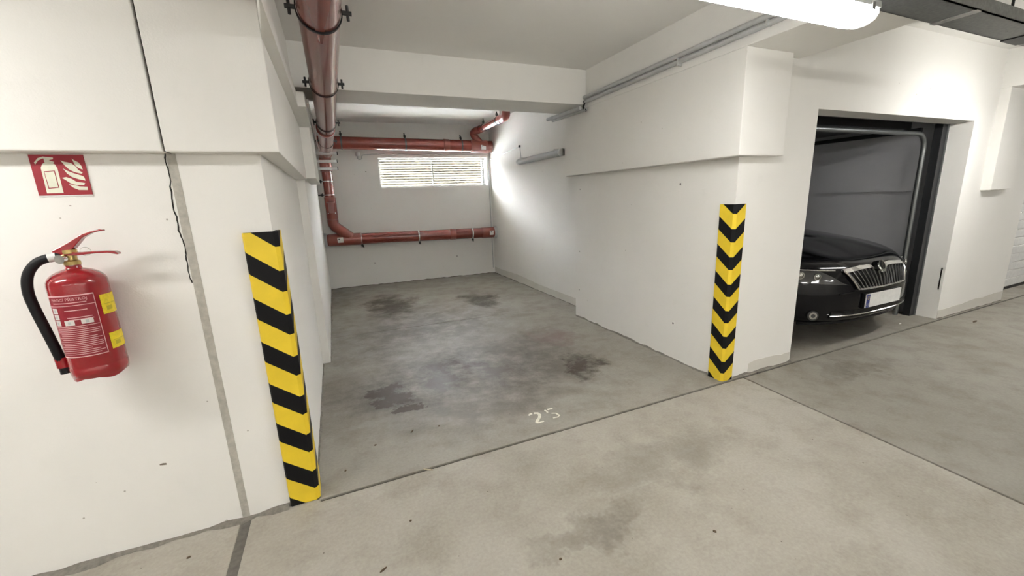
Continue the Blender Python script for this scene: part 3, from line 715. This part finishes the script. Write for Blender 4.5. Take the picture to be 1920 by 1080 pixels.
# ================================================================== corner guards
def guard(cx, sgn, lab, leg_f, leg_s):
    # profile unfolded: front leg on y=0 plane, side leg on x=cx plane; sgn=+1 wall lies at +x of corner
    th, ch = .020, .016
    P = [(cx+sgn*leg_f, -.004), (cx+sgn*leg_f, -th+.006), (cx+sgn*(leg_f-.006), -th), (cx-sgn*(th-ch), -th), (cx-sgn*th, -th+ch), (cx-sgn*th, leg_s-.006), (cx-sgn*(th-.006), leg_s), (cx-sgn*.004, leg_s)]
    t_ = [0]
    for a, b in zip(P, P[1:]): t_.append(t_[-1]+math.hypot(b[0]-a[0], b[1]-a[1]))
    H = 1.255; per = .188; sl = .80
    m0, m1 = t_[3], t_[4]
    def drop(s): return sl*(m0-s) if s < m0 else (sl*(s-m1) if s > m1 else 0)
    bm = bmesh.new()
    for i in range(len(P)-1):
        for k in range(-3, 9):
            for col, (f0, f1) in ((0, (0, .53)), (1, (.53, 1))):
                za, zb_ = -.035+(k+f0)*per, -.035+(k+f1)*per
                q = []
                for (p, s, z) in ((P[i], t_[i], za), (P[i+1], t_[i+1], za), (P[i+1], t_[i+1], zb_), (P[i], t_[i], zb_)):
                    q.append(bm.verts.new((p[0], p[1], z+drop(s))))
                f = bm.faces.new(q); f.material_index = 1-col
    for z, nz in ((.003, -1), (H, 1)):
        bmesh.ops.bisect_plane(bm, geom=bm.verts[:]+bm.edges[:]+bm.faces[:], plane_co=(0, 0, z), plane_no=(0, 0, nz), clear_outer=True)
    bmesh.ops.remove_doubles(bm, verts=bm.verts, dist=1e-5)
    g = thing('corner_guard', lab, 'guard', 'striped corner guards')
    g.location = (0, 0, 0)
    obj('striped_cover', bm, ['gblack', 'yellow'], g)
    e = .002; obj('guard_core', prism([(cx+sgn*(leg_f-e), -.001), (cx+sgn*(leg_f-.008), -th+e), (cx-sgn*(th-ch-.001), -th+e), (cx-sgn*(th-e), -th+ch+.001), (cx-sgn*(th-e), leg_s-.008), (cx-sgn*.001, leg_s-e), (cx-sgn*.001, -.001)], 2, .003, H), 'gblack', g)
    return g
guard(XL, -1, 'black and yellow striped corner guard near the fire extinguisher', .105, .10)
guard(XR, 1, 'black and yellow chevron corner guard on the pillar beside the garage', .085, .105)

# ================================================================== fire extinguisher sign
sg = thing('fire_extinguisher_sign', 'square red sign with cream extinguisher and flame symbols', 'sign')
A0 = px(53, 290, 1, 0); A1 = px(154, 290, 1, 0); A2 = px(170, 363, 1, 0)
SX, SZ, SWd, SHt = A0.x, A0.z, .137, .132
def SGN(X, Y, y=-.0052):                              # coordinates read off the photo crop
    bb = (Y-68)/167; aa = (X-120-43*bb)/225; return Vector((SX+aa*SWd, y, SZ-bb*SHt))
obj('sign_plate', B(((SX, -.004, SZ-SHt), (SX+SWd, -.0005, SZ))), 'signred', sg)
obj('sign_border', B(((SX-.001, -.003, SZ-SHt-.005), (SX+SWd+.001, -.0005, SZ-SHt))), 'white', sg)
def sgp(name, pts, mat='signcream', y=-.0045):
    bm = bmesh.new(); bm.faces.new([bm.verts.new(SGN(*p, y)) for p in pts]); return obj(name, bm, mat, sg)
sgp('symbol_bottle', [(172, 122), (178, 106), (190, 99), (216, 99), (230, 108), (240, 124), (265, 226), (196, 226)])
sgp('symbol_valve', [(186, 99), (184, 84), (178, 84), (162, 92), (150, 108), (145, 100), (160, 82), (180, 76), (222, 80), (222, 87), (204, 90), (226, 97), (226, 103), (214, 101)])
sgp('symbol_label', [(184, 136), (229, 133), (247, 204), (203, 208)], 'signred', -.0048)
sgp('symbol_label', [(187, 139), (226, 136), (243, 201), (206, 204)], 'signcream', -.0051)
def flame(pts): sgp('symbol_flame', pts)
flame([(252, 91), (268, 97), (296, 102), (318, 118), (326, 130), (346, 143), (340, 147), (312, 140), (290, 130), (270, 112)])
flame([(299, 84), (312, 92), (328, 100), (340, 114), (346, 130), (330, 124), (314, 112)])
flame([(262, 124), (280, 134), (312, 146), (342, 155), (352, 160), (358, 176), (330, 170), (300, 160), (280, 146)])
flame([(258, 163), (276, 160), (300, 168), (318, 180), (356, 186), (352, 195), (318, 194), (294, 186), (276, 174)])
flame([(286, 190), (312, 194), (332, 200), (366, 202), (368, 216), (330, 215), (308, 206)])

# ================================================================== fire extinguisher
EX, EYc, EZ, ER = -3.300, -.104, .803, .0745
ex = thing('fire_extinguisher', 'red fire extinguisher with black hose hung on the white wall', 'extinguisher'); ex.location = (0, 0, 0)
KR = ER/.077
prof = [(.058, .012), (.070, .004), (.0755, .010), (.077, .022), (.0775, .040), (.0765, .042), (.077, .046), (.077, .325)] + [(.077*math.cos(a)*.96+.003, .325+.050*math.sin(a)) for a in [PI/2*k/8 for k in range(1, 7)]] + [(.022, .374), (.020, .378), (.020, .392)]
cyl = obj('cylinder', lathe([(q_*KR, z_) for q_, z_ in prof], (EX, EYc, EZ), 48), 'red', ex, smooth=True)
bm = bmesh.new(); n = 48; R0 = []; R1 = []                              # scalloped foot ring
for k in range(n):
    a = 2*PI*k/n; dz = .012*(.5+.5*math.cos(4*a)); c_, s_ = math.cos(a), math.sin(a)
    R0.append((bm.verts.new((EX+.0765*KR*c_, EYc+.0765*KR*s_, EZ+.024)), bm.verts.new((EX+.073*KR*c_, EYc+.073*KR*s_, EZ-.004+dz)), bm.verts.new((EX+.068*KR*c_, EYc+.068*KR*s_, EZ-.002+dz)), bm.verts.new((EX+.068*KR*c_, EYc+.068*KR*s_, EZ+.024))))
for k in range(n):
    A, D = R0[k], R0[(k+1) % n]
    for i in range(3): bm.faces.new((A[i], D[i], D[i+1], A[i+1]))
obj('foot_ring', bm, 'red', ex, smooth=True)
def cp_(az, z, o=.0008):                              # point on cylinder: az measured from -y towards +x
    a = math.radians(az); return Vector((EX+(ER+o)*math.sin(a), EYc-(ER+o)*math.cos(a), EZ+z))
def cpatch(name, a0, a1, z0, z1, mat, par, o=.0008):
    bm = bmesh.new(); n_ = max(2, int(abs(a1-a0)/4)); G = [(bm.verts.new(cp_(a0+(a1-a0)*k/n_, z0, o)), bm.verts.new(cp_(a0+(a1-a0)*k/n_, z1, o))) for k in range(n_+1)]
    for p, q in zip(G, G[1:]): bm.faces.new((p[0], q[0], q[1], p[1]))
    return obj(name, bm, mat, par)
lb = cpatch('instruction_label', -50, 46, .085, .295, 'labelred', ex); tag(lb, 'dark red instruction label with pale print')
for (a0, a1, z0, z1) in ((-50, 46, .291, .295), (-50, 46, .085, .088), (-50, -48, .085, .295), (44.5, 46, .085, .295), (-50, 46, .2595, .2615), (-47, 43, .190, .192)):
    cpatch('label_border', a0, a1, z0, z1, 'pink', lb, .0014)
obj('label_heading', text_bm('HASICÍ PŘÍSTROJ', .0125, lambda x, y: cp_(-3+math.degrees(x/ER), .277+y, .0016)), 'pink', lb)
for (a0, a1, z) in ((-36, 30, .2685), (-14, 28, .243), (-12, 34, .219), (-10, 36, .212)): cpatch('label_text_line', a0, a1, z, z+.0025, 'pink', lb, .0014)
for (a0, a1, z0, z1) in ((-44, -30, .236, .254), (-44, -30, .216, .233), (-44, -30, .195, .213), (-20, 0, .195, .212), (12, 34, .197, .214)):
    q = cpatch('label_pictogram', a0, a1, z0, z1, 'lwhite', lb, .0014); am, zm = (a0+a1)/2, (z0+z1)/2
    cpatch('pictogram_mark', am-3, am+3, zm-.006, zm+.004, 'grey', q, .002)
z = .186
for k in range(15):
    w0 = -46+random.choice((0, 2, 8)); w1 = random.choice((42, 42, 34, 20)); 
    cpatch('label_text_line', w0, w1, z-.002, z, 'pink', lb, .0014); z -= .0064
for (a0, a1, z0, z1) in ((56, 112, .215, .282), (56, 112, .092, .148)):
    q = cpatch('yellow_sticker', a0, a1, z0, z1, 'lyellow', ex, .0012)
    cpatch('sticker_print', a0+6, a1-8, (z0+z1)/2, (z0+z1)/2+.002, 'lolive', q, .0018); cpatch('sticker_print', a0+10, a0+26, z0+.012, z0+.026, 'lolive', q, .0018)
VZ = EZ+.392
vb = obj('valve_body', lathe([(.021, -.006), (.021, .006), (.015, .010), (.015, .030), (.019, .032), (.019, .044)], (EX, EYc, VZ), 20), 'brass', ex, smooth=True)
gp = Vector((EX-.012, EYc-.018, VZ+.016)); obj('pressure_gauge', tube([gp, gp+Vector((-.004, -.012, 0))], .015, 18), 'chrome', ex, smooth=True)
def blade(name, pts, w, th):                         # pressed-steel lever: path in xz, width in y
    bm = bmesh.new(); R = []
    for k, (x, z) in enumerate(pts):
        ww = w[k]/2; R.append([bm.verts.new((EX+x, EYc-ww, VZ+z)), bm.verts.new((EX+x, EYc+ww, VZ+z)), bm.verts.new((EX+x, EYc+ww, VZ+z-th[k])), bm.verts.new((EX+x, EYc-ww, VZ+z-th[k]))])
    for A, D in zip(R, R[1:]):
        for i in range(4): bm.faces.new((A[i], A[(i+1) % 4], D[(i+1) % 4], D[i]))
    bm.faces.new(R[0]); bm.faces.new(R[-1][::-1]); return obj(name, bm, 'red', ex, bevel=.002)
blade('carry_handle', [(-.028, .040), (.0, .040), (.02, .034), (.07, .034), (.10, .033), (.118, .030), (.126, .024)], [.030, .032, .028, .026, .028, .030, .026], [.012, .014, .010, .007, .007, .009, .006])
blade('squeeze_lever', [(-.036, .044), (-.012, .056), (.015, .072), (.045, .092), (.07, .101), (.092, .106), (.100, .104)], [.026, .032, .032, .028, .026, .026, .022], [.008, .018, .026, .012, .007, .006, .005])
obj('safety_pin', ring((EX+.040, EYc, VZ+.035), (0, 1, 0), .013, .002, .003, 20), 'chrome', ex)
hp = [(-.016, .022), (-.030, .024), (-.048, .022), (-.078, .008), (-.103, -.028), (-.113, -.080), (-.110, -.135), (-.103, -.195), (-.096, -.260), (-.090, -.325), (-.088, -.35)]
hp3 = [(EX+x, EYc-.004-.02*math.sin(PI*i/10), VZ+z) for i, (x, z) in enumerate(hp)]
obj('hose', tube(smooth_path(hp3, 6), .0135, 16), 'black', ex, smooth=True)
obj('hose_ferrule', tube([hp3[1], hp3[2]], .0148, 16), 'white', ex, smooth=True)
obj('hose_coupling', tube([(EX-.01, EYc, VZ+.022), hp3[1]], .011, 8), 'brass', ex, smooth=True)
obj('hose_holder', tube([(EX-.0905, EYc-.006, VZ-.315), (EX-.089, EYc-.006, VZ-.350)], .018, 16), 'red', ex, smooth=True)
obj('holder_arm', B(((EX-.092, EYc-.012, VZ-.345), (EX-.066, EYc+.012, VZ-.318))), 'red', ex)
obj('nozzle', tube([(EX-.089, EYc-.006, VZ-.350), (EX-.087, EYc-.006, VZ-.372)], [.014, .016], 14), 'black', ex)
obj('wall_bracket', B(((EX-.016, EYc+ER-.006, EZ+.20), (EX+.016, 0, EZ+.34))), 'red', ex)

# ================================================================== number on the floor, litter
nm = thing('floor_number', 'worn white stencilled number 25 painted on the bay floor', 'number')
def stroke(name, pts, w=.016):
    P = [px(u, v, 2, 0) for u, v in pts]; bm = bmesh.new(); R = []
    for i, p in enumerate(P):
        d = (P[min(i+1, len(P)-1)]-P[max(i-1, 0)]).normalized(); nn = Vector((-d.y, d.x, 0))*w/2*random.uniform(.8, 1.15)
        R.append((bm.verts.new((p.x+nn.x, p.y+nn.y, .0012)), bm.verts.new((p.x-nn.x, p.y-nn.y, .0012))))
    for a, b in zip(R, R[1:]): bm.faces.new((a[0], a[1], b[1], b[0]))
    obj(name, bm, 'floorpaint', nm)
stroke('digit_stroke', [(991, 779.5), (995, 776.5), (998, 776)]); stroke('digit_stroke', [(1001, 775), (1008, 775), (1012, 778), (1011.5, 783), (1008, 788), (1006, 792.5)], .020); stroke('digit_stroke', [(1006, 793), (1013, 792), (1020, 790)], .011)
stroke('digit_stroke', [(1021, 769), (1025, 771.5), (1027, 774)], .013); stroke('digit_stroke', [(1026, 768.5), (1031, 767), (1036, 766)], .018); stroke('digit_stroke', [(1034, 775), (1042, 775), (1049, 779), (1046, 782), (1037, 784)], .012)
def bit(u, v, L, w, ang, mat, lab, name='dry_leaf', cat='leaf', grp='litter scraps on the floor'):
    p = px(u, v, 2, 0); n_ = 8
    pts = [(p.x+L/2*math.cos(a)*math.cos(ang)-w/2*math.sin(a)*math.sin(ang), p.y+L/2*math.cos(a)*math.sin(ang)+w/2*math.sin(a)*math.cos(ang)) for a in [2*PI*k/n_ for k in range(n_)]]
    tag(obj(name, prism(pts, 2, .0005, .004), mat), lab, cat, grp)
bit(719, 1069, .030, .007, .5, 'twig', 'brown leaf scrap on the floor at the bottom edge of the picture')
bit(773, 809, .030, .006, .9, 'twig', 'dark twig on the bay floor left of the number')
bit(803, 881, .055, .007, -.6, 'ctwig', 'pale splinter lying across the floor joint', 'wood_splinter', 'splinter')
bit(823, 799, .012, .010, 0, 'twig', 'small black crumb on the bay floor left of the number', 'dirt_crumb', 'crumb')
bit(704, 835, .014, .010, .3, 'twig', 'small black crumb on the bay floor near the left corner guard', 'dirt_crumb', 'crumb')
bit(648, 883, .012, .009, 1, 'twig', 'black crumb on the bay floor closest to the left corner guard', 'dirt_crumb', 'crumb')
bit(1051, 1049, .012, .008, 0, 'twig', 'black crumb on the aisle floor at the bottom middle', 'dirt_crumb', 'crumb')
bit(1340, 997, .014, .010, 2, 'twig', 'dark crumb on the aisle floor below the pillar', 'dirt_crumb', 'crumb')
bit(770, 977, .010, .008, 0, 'twig', 'tiny crumb on the aisle floor in front of the joint', 'dirt_crumb', 'crumb')
bit(354, 1046, .014, .008, .4, 'twig', 'tiny crumb on the floor below the extinguisher wall', 'dirt_crumb', 'crumb')
bit(1688, 607, .05, .012, .2, 'white', 'white paper scrap on the floor by the garage jamb', 'paper_scrap', 'paper')
bit(1828, 603, .10, .02, .1, 'twig', 'brown leaf on the aisle floor right of the garage doorway')
